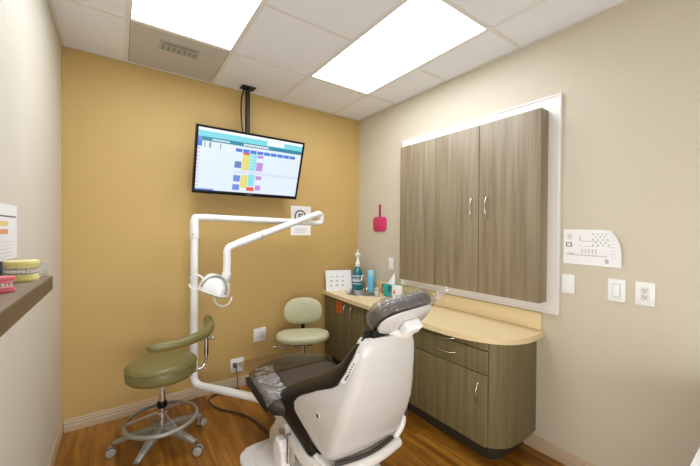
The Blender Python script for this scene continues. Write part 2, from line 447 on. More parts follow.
t = thing('wall_cabinet', 'grey-brown wood grain wall cabinet with two handled doors on the right wall', 'cabinet', (XF, YC0, ZC0))
W_, Hh = YC1-YC0, ZC1-ZC0
b = NB(); box(b, .022, XR-.0245-XF, 0, W_, 0, Hh, .002, 1); obj('carcass', b, M_cab, t)
d = [0, 1.378-YC0, 1.775-YC0, W_]
for k in range(3):
    b = NB(); box(b, 0, .019, d[k]+(.002 if k else 0), d[k+1]-.002, .001, Hh-.001, .0025, 2)
    o = obj('door' if k < 2 else 'fixed_panel', b, M_cab, t)
    b = NB(); 
    if k < 2:
        y = d[1]+(-.065 if k == 0 else .055); z0 = 1.515-ZC0; z1 = 1.665-ZC0
        tube(b, [(-.001, y, z0), (-.012, y, z0+.008), (-.024, y, z0+.035), (-.028, y, (z0+z1)/2), (-.024, y, z1-.035), (-.012, y, z1-.008), (-.001, y, z1)], [.006, .006, .0055, .005, .0055, .006, .006], 10)
        obj('handle', b, M_nickel, o)
    else: b.free()

# ------------------------------------------------------------------ base cabinets, countertop, sink
CZ, CT = .785, .036
ZT = CZ-CT
curve = [(1.725, 1.395), (1.732, 1.32), (1.745, 1.253), (1.762, 1.193), (1.786, 1.138), (1.812, 1.09), (1.844, 1.05), (1.888, 1.012), (1.943, .985), (2.005, .968), (2.077, .962), (2.16, .966), (XR-.001, .975)]
Xe0 = 1.795
out = [(XR-.001, YB-.001), (1.765, YB-.001), (1.725, 2.3)] + curve
t = thing('countertop', 'long beige laminate countertop with a rounded end along the right wall', 'countertop', (0, 0, ZT+.0005))
SX, SY, SA, SB = 2.005, 2.625, .125, .165      # sink centre and radii
b = NB()   # top with an oval cut-out for the sink
ov = [(SX+SA*math.cos(2*PI*k/36), SY+SB*math.sin(2*PI*k/36)) for k in range(36)]
def plate_hole(bm, outer, inner, z0, z1):
    for z in (z0, z1):
        ev = []
        for ringp in (outer, inner):
            vs = [bm.verts.new((x, y, z)) for x, y in ringp]
            ev += [bm.edges.new((vs[i], vs[(i+1) % len(vs)])) for i in range(len(vs))]
        bmesh.ops.triangle_fill(bm, use_beauty=True, use_dissolve=False, edges=ev)
    for ringp in (outer, inner):
        n = len(ringp)
        for i in range(n):
            (xa, ya), (xb, yb) = ringp[i], ringp[(i+1) % n]
            quad(bm, [(xa, ya, z0), (xb, yb, z0), (xb, yb, z1), (xa, ya, z1)])
plate_hole(b, out, ov, 0, CT-.0005)
obj('worktop', b, M_counter, t)
b = NB(); box(b, XR-.018, XR-.001, .99, YB-.001, CT, CT+.112, .003, 2); box(b, 1.79, XR-.0185, YB-.018, YB-.001, CT, CT+.0, 0) if False else None
obj('backsplash', b, M_counter, t)

t = thing('sink', 'small oval stainless steel sink set into the countertop corner', 'sink', (SX, SY, CZ))
b = NB()
rings = []
for s, z in ((1.10, .0015), (1.09, .004), (1.0, .004), (.965, .001), (.93, -.02), (.86, -.08), (.72, -.105), (.3, -.112), (.14, -.113)):
    rings.append([(SA*s*math.cos(2*PI*k/36), SB*s*math.sin(2*PI*k/36), z) for k in range(36)])
loft(b, rings, cap=False); obj('basin', b, M_steel, t)
b = NB(); lathe(b, [(.001, -.112), (.022, -.112), (.022, -.109), (.001, -.109)], n=20); obj('drain', b, M_slot, t)
t = thing('faucet', 'chrome gooseneck faucet behind the oval sink', 'faucet', (2.160, 2.715, CZ))
b = NB(); lathe(b, [(.026, 0.0005), (.026, .012), (.018, .02), (.014, .05), (.013, .055)], n=20); obj('faucet_base', b, M_chrome, t)
b = NB(); tube(b, [(0, 0, .05), (0, 0, .13)] + [(-.045+.045*math.cos(math.radians(a)), -.012*(1-math.cos(math.radians(a))), .13+.045*math.sin(math.radians(a))) for a in range(20, 181, 20)] + [(-.09, -.024, .105)], .009, 12); obj('spout', b, M_chrome, t)
b = NB(); tube(b, [(0, .012, .045), (0, .055, .062)], [.006, .0045], 10); obj('lever', b, M_chrome, t)

def barpull(p0, p1, out, r=.0045):
    p0, p1, out = Vector(p0), Vector(p1), Vector(out)
    pts = []
    for k in range(11):
        s = k/10; pts.append(p0.lerp(p1, s) + out*(math.sin(PI*s)**.6))
    bm = NB(); tube(bm, pts, [r*1.2]*2+[r]*7+[r*1.2]*2, 10); return bm
# right-hand unit: slide-out board, drawer, door, rounded end panel
YR0, YR1 = 1.105, 1.735
t = thing('base_cabinet', 'wood grain base cabinet with drawer, door and rounded end under the counter', 'cabinet', (0, 0, 0))
b = NB()
endc = [(1.815, 1.098), (1.84, 1.070), (1.865, 1.050), (1.892, 1.036), (1.93, 1.022), (1.97, 1.015), (2.03, 1.0115), (2.10, 1.012), (2.17, 1.016), (XR-.001, 1.022)]
out = [(XR-.001, YR1)] + [(1.815, YR1)] + endc
prism(b, out, lambda u, v, a: (u, v, a), .12, ZT-.0005); obj('carcass', b, M_basecab, t)
b = NB(); prism(b, [(XR-.02, YR1), (1.885, YR1), (1.885, 1.138), (1.96, 1.095), (XR-.02, 1.095)], lambda u, v, a: (u, v, a), .0005, .1195); obj('toe_kick', b, M_toe, t)
def front(name, y0, y1, z0, z1):
    bm = NB(); box(bm, Xe0, Xe0+.0195, y0, y1, z0, z1, .0025, 2)
    o = obj(name, bm, M_basecab, t)
    bm = NB(); box(bm, Xe0+.001, Xe0+.018, y0-.0022, y0-.0002, z0+.002, z1-.002); obj('edge_band', bm, M_doorband, o)
    return o
do = front('door', YR0+.003, YR1-.002, .122, .553)
obj('handle', barpull((Xe0-.001, 1.158, .365), (Xe0-.001, 1.158, .495), (-.026, 0, 0)), M_nickel, do)
dr = front('drawer', YR0+.003, YR1-.002, .558, .700)
obj('handle', barpull((Xe0-.001, 1.475, .630), (Xe0-.001, 1.325, .630), (-.026, 0, -.008)), M_nickel, dr)
sb_ = front('slide_out_board', YR0+.003, YR1-.002, .705, .746)
obj('handle', barpull((Xe0-.001, 1.47, .722), (Xe0-.001, 1.335, .722), (-.03, 0, -.010)), M_nickel, sb_)
# middle unit (mostly behind the chair)
t = thing('base_cabinet', 'wood grain base cabinet behind the dental chair, between sink and drawer units', 'cabinet', (0, 0, 0))
b = NB(); box(b, 1.815, XR-.001, YR1+.002, 2.288, .12, ZT-.0005); obj('carcass', b, M_basecab, t)
b = NB(); box(b, 1.885, XR-.02, YR1+.002, 2.288, .0005, .1195); obj('toe_kick', b, M_toe, t)
o = front('door', YR1+.004, 2.285, .122, .746)
obj('handle', barpull((Xe0-.001, 1.80, .56), (Xe0-.001, 1.80, .69), (-.026, 0, 0)), M_nickel, o)
# sink unit
t = thing('base_cabinet', 'wood grain sink base cabinet with paired handles in the back corner', 'cabinet', (0, 0, 0))
b = NB()
box(b, 1.815, XR-.001, 2.292, 2.43, .12, ZT-.0005); box(b, 1.815, 1.85, 2.43, YB-.001, .12, ZT-.0005); box(b, 1.85, XR-.001, 2.43, YB-.001, .12, .60); box(b, 1.85, XR-.001, 2.82, YB-.001, .60, ZT-.0005)
obj('carcass', b, M_basecab, t)
b = NB(); box(b, 1.885, XR-.02, 2.292, YB-.02, .0005, .1195); obj('toe_kick', b, M_toe, t)
o = front('door', 2.294, 2.528, .122, .746)
obj('handle', barpull((Xe0-.001, 2.478, .585), (Xe0-.001, 2.478, .70), (-.026, 0, 0)), M_nickel, o)
o = front('door', 2.532, YB-.016, .122, .746)
obj('handle', barpull((Xe0-.001, 2.590, .585), (Xe0-.001, 2.590, .70), (-.026, 0, 0)), M_nickel, o)
b = NB(); box(b, 0, .0012, -.044, .044, -.055, .055, .0005, 1)
o = obj('cabinet_tag', b, M_orange); o.location = (Xe0-.0016, 2.705, .655)
tag(o, 'orange tag numbered 2 stuck on the sink cabinet door', 'tag')
b = text_bm('2', .10); b.transform(Matrix.Translation((-.0008, 0, 0)) @ Matrix(((0, 0, -1), (-1, 0, 0), (0, 1, 0))).to_4x4()); obj('numeral', b, M_orangetxt, o, smooth=False)

# ------------------------------------------------------------------ things on the countertop
t = thing('framed_card', 'white slanted card with rows of small grey pictures at the counter corner', 'sign', (1.905, 2.868, CZ+.0005), math.radians(-20))
b = NB(); prism(b, [(-.012, 0), (.012, 0), (.065, .205), (.045, .209)], lambda u, v, a: (a, u, v), -.14, .14, bev=.002)
obj('panel', b, M_white, t)
b = NB(); box(b, -.1, .1, .012, .075, 0, .006); tube(b, [(0, .07, .006), (0, .055, .13)], .006, 8); obj('stand', b, M_white, t)
for r in range(3):
    for c in range(3):
        b = NB(); u = -.085+.062*c+(.004*r); v = .055+.045*r
        def P(x, z): 
            s = z/.205; return (x, -.012-.0012+.057*s, z+.0)
        o8 = superell(.015, .010 if r < 2 else .007, 12, 2.2)
        b.faces.new([b.verts.new(P(u+x, v+z)) for x, z in o8]); obj('printed_picture', b, M_paperg, t, smooth=False)

t = thing('mouthwash_bottle', 'large teal mouthwash bottle with tall white pump beside the sink', 'bottle', (2.098, 2.80, CZ+.0005)); t.scale = (1.1, 1.1, 1.1)
b = NB(); lathe(b, [(.045, 0), (.052, .006), (.053, .02), (.053, .15), (.050, .175), (.038, .20), (.022, .215), (.020, .225)], n=32); obj('bottle_body', b, M_teal, t)
b = NB(); lathe(b, [(.0535, .06), (.0538, .062), (.0538, .105), (.0535, .107)], n=32, cap=False); lathe(b, [(.0535, .112), (.0538, .114), (.0538, .142), (.0535, .144)], n=32, cap=False); lab = obj('bottle_label', b, M_label, t)
b = NB(); lathe(b, [(.0540, .118), (.0542, .119), (.0542, .130), (.0540, .131)], n=32, cap=False); lathe(b, [(.0540, .070), (.0542, .071), (.0542, .082), (.0540, .083)], n=32, cap=False); obj('label_print', b, M_labeld, lab)
b = NB(); lathe(b, [(.022, .225), (.024, .228), (.024, .262), (.016, .27), (.013, .30), (.013, .325), (.026, .332), (.027, .352), (.020, .36), (.006, .362), (.006, .39), (.004, .40)], n=24); obj('pump', b, M_white, t)

t = thing('cup', 'small white cup standing on the sink rim', 'cup', (1.905, 2.69, CZ+.0046))
b = NB(); lathe(b, [(.018, 0), (.020, .002), (.026, .045), (.027, .048), (.0245, .046), (.0185, .004)], n=24); obj('cup_wall', b, M_white, t)

t = thing('aerosol_can', 'pale blue spray can beside the teal mouthwash bottle', 'can', (2.15, 2.64, CZ+.0005)); t.scale = (1.15,)*3
b = NB(); lathe(b, [(.029, 0), (.032, .003), (.032, .135), (.030, .142), (.027, .146)], n=28); obj('can_body', b, M_sky, t)
b = NB(); lathe(b, [(.0285, .146), (.0285, .180), (.024, .19), (.010, .193)], n=28); obj('cap', b, pm('can_cap', rgb(150, 212, 236), .35), t)

t = thing('small_bottle', 'small pinkish brown bottle between blue can and tissue box', 'bottle', (2.195, 2.50, CZ+.0005))
b = NB(); lathe(b, [(.018, 0), (.020, .003), (.020, .055), (.012, .068), (.011, .072)], n=20); obj('bottle_body', b, M_amber, t)
b = NB(); lathe(b, [(.012, .072), (.013, .074), (.013, .09), (.010, .093)], n=20); obj('cap', b, pm('dark_cap', rgb(90, 70, 66), .4), t)

t = thing('tissue_box', 'teal cardboard tissue box with a white tissue pulled up', 'box', (2.160, 2.335, CZ+.0005), math.radians(4))
b = NB(); box(b, -.05, .05, -.06, .06, 0, .118, .002, 2); obj('carton', b, M_tissue_t, t)
b = NB(); box(b, -.0508, -.0503, -.058, .0, .05, .112); o = obj('carton_print', b, M_tissue_d, t)
b = NB(); rings = []
for k in range(7):
    s = k/6; rings.append([((.035-.028*s)*math.cos(2*PI*j/14)*.6+.012*s, (.045-.034*s)*math.sin(2*PI*j/14)*(1+.25*math.cos(3*2*PI*j/14))-.02*s, .1185+.095*s+.012*math.sin(2*PI*j*2/14+s)*s) for j in range(14)])
loft(b, rings); obj('tissue', b, M_paper, t)

t = thing('carton', 'small white carton with red mark standing before the tissue box', 'box', (2.11, 2.205, CZ+.0005), math.radians(-12))
b = NB(); box(b, -.03, .03, -.045, .045, 0, .125, .002, 2); obj('carton_body', b, M_white, t)
b = NB(); prism(b, [(-.018, .055), (.014, .05), (.020, .062), (.004, .066), (.010, .085), (-.006, .09), (-.020, .07)], lambda u, v, a: (a, u, v), -.0308, -.0303); obj('red_print', b, M_red, t)
t = thing('cup', 'clear plastic cup in front of the tissue box', 'cup', (2.03, 2.40, CZ+.0005))
b = NB(); lathe(b, [(.024, 0), (.026, .002), (.034, .085), (.035, .088), (.033, .088), (.0245, .004)], n=24); obj('cup_wall', b, M_cup, t)

# ------------------------------------------------------------------ right wall plates, chart, paddle
def wallplate_r(y, z, w, h, label, name, kind, cat, grp=None):
    t = thing(name, label, cat, (XR-.0005, y, z), 0, grp)
    b = NB(); prism(b, rrect(w, h, .004), lambda u, v, a: (a, u, v), -.006, 0, bev=.0015); obj('plate', b, M_ivory, t)
    if kind == 'rocker':
        b = NB(); box(b, -.0075, -.0062, -.017, .017, -.035, .035, .0004, 1); o = obj('rocker_frame', b, M_groove_shade, t)
        b = NB(); prism(b, [(-.0078, -.032), (-.0135, -.032), (-.0085, .032), (-.0078, .032)], lambda u, v, a: (u, a, v), -.0145, .0145, bev=.0006); obj('rocker', b, M_white, t)
    elif kind == 'outlet':
        b = NB(); prism(b, rrect(.034, .068, .003), lambda u, v, a: (a, u, v), -.0085, -.0062, bev=.0006); f = obj('receptacle', b, M_recep, t)
        for s in (-1, 1):
            for yy, hh in ((-.0065, .008), (.0065, .0065)):
                b = NB(); box(b, -.0091, -.0087, yy-.0012, yy+.0012, s*.0175+.002-hh/2, s*.0175+.002+hh/2+.002); obj('slot', b, M_slot, f)
            b = NB(); lathe(b, [(.0005, 0), (.0026, 0), (.0026, .0004), (.0005, .0004)], n=12); b.transform(Matrix.Translation((-.0087, 0, s*.0175-.008)) @ Matrix.Rotation(-PI/2, 4, 'Y')); obj('slot', b, M_slot, f)
    for s in (-1, 1):
        b = NB(); lathe(b, [(.0005, 0), (.003, 0), (.002, .0008), (.0005, .0008)], n=10); b.transform(Matrix.Translation((-.0061, 0, s*(h/2-.010))) @ Matrix.Rotation(-PI/2, 4, 'Y')); obj('screw', b, M_ivory, t)
wallplate_r(.842, 1.107, .070, .114, 'blank white wall plate beside the cabinet trim, under the paper chart', 'wall_plate', 'blank', 'wall plate')
wallplate_r(.606, 1.103, .078, .122, 'white wall plate with a rocker light switch', 'light_switch', 'rocker', 'switch')
wallplate_r(.487, 1.103, .078, .120, 'white double electrical outlet at the right on the cream wall', 'electrical_outlet', 'outlet', 'outlet')
wallplate_r(2.425, 1.095, .070, .114, 'small white wall plate above the counter, left of the wall cabinet', 'wall_plate', 'blank', 'wall plate')

t = thing('wall_chart', 'curling white paper chart with printed tables taped beside the cabinet', 'paper', (XR-.002, .735, 1.335))
b = NB()
def chart(s, v, lift=0):
    """s 0..1 left to right (toward the camera), v 0..1 bottom to top"""
    y = .136-.285*s + (.042*(max(0, v-.40)/.60)**2*max(0, s-.6)/.4)
    z = -.104+.208*v - .004*s
    x = -.0015 - .03*max(0, s-.72)**2*8*(v**1.5) - .004*math.sin(PI*v)*s - lift
    return (x, y, z)
NS, NV = 20, 10
loft(b, [[chart(i/NS, j/NV) for j in range(NV+1)] for i in range(NS+1)], cap=False, close=False); obj('sheet', b, M_paper, t)
def patch(bm, s0, s1, v0, v1, mi=0):
    quad(bm, [chart(s0, v0, .0008), chart(s1, v0, .0008), chart(s1, v1, .0008), chart(s0, v1, .0008)], mi)
b = NB()
for k in range(7):
    for j in range(5):
        if (k+j) % 2 == 0: patch(b, .52+.045*k, .55+.045*k, .55+.075*j, .60+.075*j)
for k in range(5): patch(b, .34+.03*k*2, .36+.03*k*2, .32, .46)
patch(b, .06, .78, .26, .285); patch(b, .30, .62, .665, .68); patch(b, .3, .32, .68, .82); patch(b, .74, .80, .08, .2); patch(b, .08, .2, .28, .32)
for k in range(5): patch(b, .3+.07*k, .34+.07*k, .52, .54)
for j in range(6): patch(b, .82, .92, .25+.09*j, .26+.09*j)
for k in range(3): patch(b, .08+.03*k, .095+.03*k, .72, .86)
obj('printed_table', b, M_paperg, t, smooth=False)
b = NB()
patch(b, .05, .16, .60, .62); patch(b, .05, .16, .50, .52); patch(b, .05, .07, .50, .62); patch(b, .14, .16, .50, .62)
obj('printed_square', b, M_paperd, t, smooth=False)

t = thing('hand_mirror', 'bright pink square hand mirror hanging on the cream wall by its handle', 'hand mirror', (XR-.001, 2.60, 1.49))
b = NB(); prism(b, rrect(.205, .150, .035, 6), lambda u, v, a: (a, u, v), -.012, 0, bev=.003); obj('mirror_head', b, M_pink, t)
b = NB(); prism(b, [(-.012, .075), (.012, .075), (.010, .17), (.013, .195), (.006, .205), (-.006, .205), (-.013, .195), (-.010, .17)], lambda u, v, a: (a, u, v), -.011, -.001, bev=.002); obj('handle', b, M_pinkd, t)

# ------------------------------------------------------------------ back wall: sign, outlets
t = thing('wall_sign', 'white paper sign with a dark ringed symbol on the mustard wall', 'sign', (1.510, YB-.0005, 1.515))
b = NB(); box(b, -.112, .112, -.0015, 0, -.148, .148); obj('sheet', b, M_paper, t)
def back_ring(bm, cx, cz, r0, r1, a0=0, a1=360, n=32, y=-.0022):
    st = [math.radians(a0+(a1-a0)*k/n) for k in range(n+1)]
    for p, q in zip(st, st[1:]):
        quad(bm, [(cx+r0*math.cos(p), y, cz+r0*math.sin(p)), (cx+r1*math.cos(p), y, cz+r1*math.sin(p)), (cx+r1*math.cos(q), y, cz+r1*math.sin(q)), (cx+r0*math.cos(q), y, cz+r0*math.sin(q))])
b = NB(); back_ring(b, -.008, .045, .050, .064)
obj('ring_symbol', b, M_paperd, t, smooth=False)
b = NB(); box(b, -.028, .018, -.0024, -.0018, .058, .072); box(b, -.028, -.014, -.0024, -.0018, .02, .058); box(b, -.012, .010, -.0024, -.0018, .033, .043); obj('printed_mark', b, M_paperd, t, smooth=False)
b = NB()
for k in range(3): box(b, -.07, .07-.02*k, -.0022, -.0018, -.085-.018*k, -.079-.018*k)
obj('printed_line', b, M_paperg, t, smooth=False)

def outlet_back(x, z, label, plug):
    t = thing('electrical_outlet', label, 'outlet', (x, YB-.0005, z), 0, 'outlets on the mustard back wall')
    b = NB(); prism(b, rrect(.118, .122, .005), lambda u, v, a: (u, a, v), -.007, 0, bev=.002); obj('plate', b, M_ivory, t)
    for s in (-1, 1):
        b = NB(); prism(b, rrect(.036, .070, .004), lambda u, v, a: (u+s*.026, a, v), -.0095, -.0072, bev=.0006); f = obj('receptacle', b, M_white, t)
        for q in (-1, 1):
            for dx in (-.006, .006):
                b = NB(); box(b, s*.026+dx-.0013, s*.026+dx+.0013, -.0102, -.0097, q*.018-.003, q*.018+.006); obj('slot', b, M_slot, f)
    return t
outlet_back(1.088, .432, 'white double outlet plate on the mustard wall beside the sage stool', True)
outlet_back(.880, .195, 'low white outlet plate just above the back baseboard', True)
t = thing('socket_adapter', 'small white plug adapter in the outlet beside the sage stool', 'plug', (1.113, YB-.0112, .470))
b = NB(); box(b, -.024, .024, -.03, 0, -.032, .032, .005, 2); obj('plug_body', b, M_white, t)
b = NB(); box(b, -.012, .012, -.032, -.0305, -.012, .004); obj('plug_face', b, M_paperg, t)
t = thing('plug', 'grey plug and cord in the low outlet by the baseboard', 'plug', (.854, YB-.0112, .205))
b = NB(); prism(b, rrect(.032, .036, .006), lambda u, v, a: (u, a, v), -.035, 0, bev=.003); obj('plug_body', b, M_plug, t)
b = NB(); tube(b, fillet([(0, -.034, 0), (0, -.06, -.01), (.01, -.055, -.10), (.02, -.03, -.19)], .03), .004, 8); obj('cord', b, M_plug, t)

# floor cable
b = NB()
pts = [(.88, 2.90, .0082), (.76, 2.925, .0082), (.66, 2.91, .0082), (.615, 2.86, .0082), (.617, 2.76, .0082), (.65, 2.67, .0082), (.71, 2.585, .0082), (.775, 2.49, .0082), (.822, 2.36, .0082), (.848, 2.22, .0082), (.86, 2.12, .0082), (.88, 2.0905, .0082)]
def cr(P, n=6):
    P = [Vector(p) for p in P]; out = []
    for i in range(len(P)-1):
        a, b_, c, d = P[max(i-1, 0)], P[i], P[i+1], P[min(i+2, len(P)-1)]
        for k in range(n):
            t_ = k/n; out.append(.5*((2*b_)+(c-a)*t_+(2*a-5*b_+4*c-d)*t_*t_+(3*b_-a-3*c+d)*t_**3))
    return out+[P[-1]]
tube(b, cr(pts), .0075, 10)
tag(obj('floor_cable', b, M_cable), 'dark cable curving over the wood floor to the dental chair', 'cable')

# ------------------------------------------------------------------ ledge on the left wall with dental models
LX, LY, LZ, LT = -.156, 1.281, 1.283, .043
t = thing('wall_ledge', 'brown wood laminate ledge running along the left wall', 'shelf', (0, 0, 0))
b = NB(); box(b, XL+.047, LX-.0005, YF+.05, LY, LZ-.002, LZ, .0005, 1); obj('ledge_top', b, M_shelftop, t)
b = NB(); box(b, XL+.0005, LX, YF+.05, LY+.0005, LZ-LT, LZ-.0025, .002, 1); obj('ledge_board', b, M_shelf, t)

def arch_pts(a, b_, n=14, a0=-8, a1=188): return [(a*math.cos(math.radians(a0+(a1-a0)*k/(n-1))), b_*math.sin(math.radians(a0+(a1-a0)*k/(n-1)))) for k in range(n)]
def dental_model(loc, rz, label, gum, base_m, teeth_m, braces, scale=1.0, gap=.0):
    t = thing('dental_model', label, 'dental model', loc, rz, 'dental models on the ledge'); t.scale = (scale,)*3
    for s, nm in ((0, 'lower_jaw'), (1, 'upper_jaw')):
        def Z(z): return z if s == 0 else .052+gap-z
        b = NB()
        out = [(.031, -.022), (.033, .0)] + [(x*1.0, y+.004) for x, y in arch_pts(.033, .040, 11, 10, 170)] + [(-.033, .0), (-.031, -.022)]
        prism(b, out, lambda u, v, a: (u, v, Z(a)), 0, .009, bev=.0015); J = obj(nm, b, base_m, t)
        b = NB(); path = [(x, y) for x, y in arch_pts(.026, .034, 17)]
        tube(b, [(x, y, Z(.0125)) for x, y in path], .0062, 10); obj('gum', b, gum, J)
        for k, (x, y) in enumerate(arch_pts(.0262, .0345, 12, -4, 184)):
            a = math.atan2(y, x); big = 1.25 if k in (0, 1, 10, 11) else 1
            b = NB(); box(b, -.0036*big, .0036*big, -.0032*big, .0032*big, 0, .0105, .0014, 2)
            for v in b.verts: v.co.z = Z(.0145+v.co.z)
            b.transform(Matrix.Translation((x, y, 0)) @ Matrix.Rotation(a+PI/2, 4, 'Z')); J2 = obj('tooth', b, teeth_m, J)
        if braces:
            b = NB(); tube(b, [(x*1.16, y*1.13, Z(.020)) for x, y in path], .0009, 6)
            for x, y in arch_pts(.0262*1.14, .0345*1.11, 12, -4, 184):
                box(b, x-.0014, x+.0014, y-.0014, y+.0014, min(Z(.0185), Z(.0215)), max(Z(.0185), Z(.0215)))
            obj('brace', b, M_brace, J)
    return t
dental_model((-.205, 1.185, LZ+.0005), math.radians(-158), 'yellow stone model of two jaws wearing metal braces on the ledge', M_stone, M_stone, M_tooth, True, 1.0)
dental_model((-.212, .985, LZ+.0005), math.radians(-60), 'pink-gummed model of white teeth nearest the front of the ledge', M_gum, M_gumd, M_tooth, False, .74, -.008)
t = thing('articulator', 'blue-grey metal hinge frame behind the yellow dental model', 'dental model', (-.255, 1.208, LZ+.0005))
b = NB(); box(b, -.016, .014, -.02, .02, 0, .006, .001, 1); box(b, -.012, .012, -.014, .014, .006, .05, .003, 2); obj('hinge_post', b, M_artic, t)
b = NB(); tube(b, [(-.012, -.025, .052), (-.012, .028, .052)], .008, 12); tube(b, [(.004, -.02, .055), (.004, -.07, .058)], .004, 8); obj('hinge_bar', b, M_artic, t)
t = thing('orthodontic_retainer', 'clear plastic mouth appliance with thin wire at the far end of the ledge', 'retainer', (-.187, 1.238, LZ+.0005))
b = NB(); tube(b, [(x, y, .012) for x, y in arch_pts(.022, .026, 15)], .006, 8); tube(b, [(x, y, .032) for x, y in arch_pts(.022, .026, 15)], .006, 8); tube(b, [(x, y, .0035) for x, y in arch_pts(.022, .026, 15)], .003, 8); obj('aligner', b, M_cup, t)
b = NB(); tube(b, cr([(-.01, .01, .030), (.005, .045, .034), (.015, .085, .040), (.024, .12, .042)]), .0014, 6); tube(b, cr([(-.02, .0, .02), (.0, .03, .024), (.02, .0, .02)]), .0012, 6); obj('wire', b, M_cup, t)

t = thing('wall_notice', 'white paper notice with orange rows on the left wall above the ledge', 'paper', (XL+.0465, 1.31, 1.408))
b = NB(); box(b, 0, .0015, -.23, .21, -.085, .083); obj('sheet', b, M_paper, t)
b = NB()
for z, mi in ((.045, 0), (.018, 1), (-.006, 2)): box(b, .0017, .0021, -.2, (.195 if mi == 0 else .10), z, z+(.004 if mi == 0 else .014), mi=mi)
for k in range(5): box(b, .0017, .0021, -.1, .15, -.03-.011*k, -.029-.011*k, mi=3)
obj('printed_row', b, [M_paperd, M_papery, M_papero, M_paperg], t, smooth=False)

# ------------------------------------------------------------------ stools
def stool_base(t, R, a0, ring_z=None, ring_r=.25, metal=None, h_top=.40):
    b = NB(); lathe(b, [(.032, .095), (.036, .10), (.036, .135), (.030, .145), (.026, .15)], n=24); hub = obj('hub', b, metal, t)
    for k in range(5):
        a = a0+2*PI*k/5; ca, sa = math.cos(a), math.sin(a)
        b = NB(); rings = []
        for s, z, w, h in ((.028, .125, .026, .022), (.12, .118, .023, .018), (.2, .100, .019, .014), (R-.02, .085, .016, .012), (R, .083, .015, .0082)):
            rings.append([(ca*s-sa*u*w, sa*s+ca*u*w, z+v*h) for u, v in ((-1, -.8), (-1, .6), (-.6, 1), (.6, 1), (1, .6), (1, -.8))])
        loft(b, rings); leg = obj('leg', b, metal, t)
        cx, cy = ca*R, sa*R
        b = NB(); tube(b, [(cx, cy, .072), (cx, cy, .050)], .007, 10); stem = obj('caster_stem', b, M_chrome, leg)
        tw = a0*1.7+k*1.3; dx, dy = math.cos(tw), math.sin(tw); ox, oy = cx+dx*.014, cy+dy*.014
        b = NB()
        for s in (-1, 1):
            n_ = Vector((-dy, dx, 0)); c0 = Vector((ox, oy, .0265))+n_*s*.008; c1 = Vector((ox, oy, .0265))+n_*s*.021
            tube(b, [c0, c0.lerp(c1, .12), c0.lerp(c1, .85), c1], [.023, .026, .026, .021], 20)
        obj('caster_wheel', b, M_caster, leg)
        b = NB(); n_ = Vector((-dy, dx, 0)); c = Vector((ox, oy, .030))
        box(b, -.0075, .0075, -.02, .02, -.004, .021, .003, 2); b.transform(Matrix.Translation(c+Vector((0, 0, 0))) @ Matrix.Rotation(math.atan2(n_.y, n_.x), 4, 'Z')); obj('caster_hood', b, M_casterd, leg)
    b = NB(); lathe(b, [(.028, .15), (.028, .19), (.019, .192), (.019, h_top)], n=20); obj('gas_column', b, M_chrome, t)
    b = NB(); lathe(b, [(.0285, .20), (.031, .203), (.031, .225), (.0285, .228)], n=20); obj('column_collar', b, M_chrome, t); b = NB(); lathe(b, [(.0285, .262), (.030, .264), (.030, .292), (.024, .30), (.0195, .30)], n=20); obj('column_collar', b, M_black, t)
    if ring_z:
        b = NB(); tube(b, [(ring_r*math.cos(2*PI*k/56), ring_r*math.sin(2*PI*k/56), ring_z) for k in range(56)], .0125, 10, closed=True, sx=.8)
        fr = obj('foot_ring', b, metal, t)
        b = NB()
        for k in range(3):
            a = a0+.5+2*PI*k/3; tube(b, [(.03*math.cos(a), .03*math.sin(a), ring_z+.045), ((ring_r-.004)*math.cos(a), (ring_r-.004)*math.sin(a), ring_z)], .008, 8)
        obj('ring_spoke', b, metal, fr)

t = thing('operator_stool', 'olive round operator stool with curved armrest and chrome foot ring', 'stool', (.235, 2.43, 0))
stool_base(t, .268, math.radians(20), .185, .206, M_greymet, .45)
b = NB(); lathe(b, [(.05, .465), (.175, .465), (.192, .469), (.202, .480), (.205, .497), (.203, .532), (.198, .549), (.184, .565), (.162, .573), (.09, .579), (.01, .580)], n=56); seat = obj('seat', b, M_olive, t)
b = NB(); tube(b, [(.2025*math.cos(2*PI*k/56), .2025*math.sin(2*PI*k/56), .544) for k in range(56)], .0045, 8, closed=True); obj('piping', b, M_olive, seat)
b = NB(); box(b, -.09, .09, -.06, .06, .43, .4645, .004, 1); obj('seat_plate', b, M_black, t)
# chrome armrest rod: out from under the seat, then up
a = math.radians(8); R_ = .278
e = (R_*math.cos(a), R_*math.sin(a))
b = NB(); tube(b, fillet([(.05, .01, .437), (e[0], e[1], .437), (e[0], e[1], .745)], .075, 8), .0105, 12); rod = obj('armrest_rod', b, M_chrome, t)
b = NB(); tube(b, [(e[0], e[1], .53), (e[0], e[1], .67)], .0165, 14); obj('clamp_sleeve', b, M_chrome, rod)
b = NB(); tube(b, [(e[0]+.012, e[1], .645), (e[0]+.032, e[1], .645)], .006, 8); tube(b, [(e[0]+.032, e[1], .645), (e[0]+.036, e[1], .645), (e[0]+.048, e[1], .645), (e[0]+.052, e[1], .645)], [.012, .017, .017, .012], 14); obj('knob', b, M_steel, rod)
b = NB(); rings = []
NA = 34
for k in range(NA):
    s = k/(NA-1); an = math.radians(13 - 125*s)
    end = min(1, math.sqrt(max(0, 1-(1-min(s, 1-s)/.06)**2)) if min(s, 1-s) < .06 else 1)
    end = max(end, .15)
    hw, hh = .027*end*(1-.08*s), .027*end*(1+.9*(1-s)**3)
    rr_ = .285; cz = .742 + .026*(1-s)**2
    ring_ = []
    for j in range(16):
        q = 2*PI*j/16; u = math.cos(q); v = math.sin(q)
        u = abs(u)**.75*(1 if u >= 0 else -1); v = abs(v)**.75*(1 if v >= 0 else -1)
        ring_.append(((rr_+hw*u)*math.cos(an), (rr_+hw*u)*math.sin(an), cz+hh*v))
    rings.append(ring_)
loft(b, rings); obj('armrest_pad', b, M_olive, t)

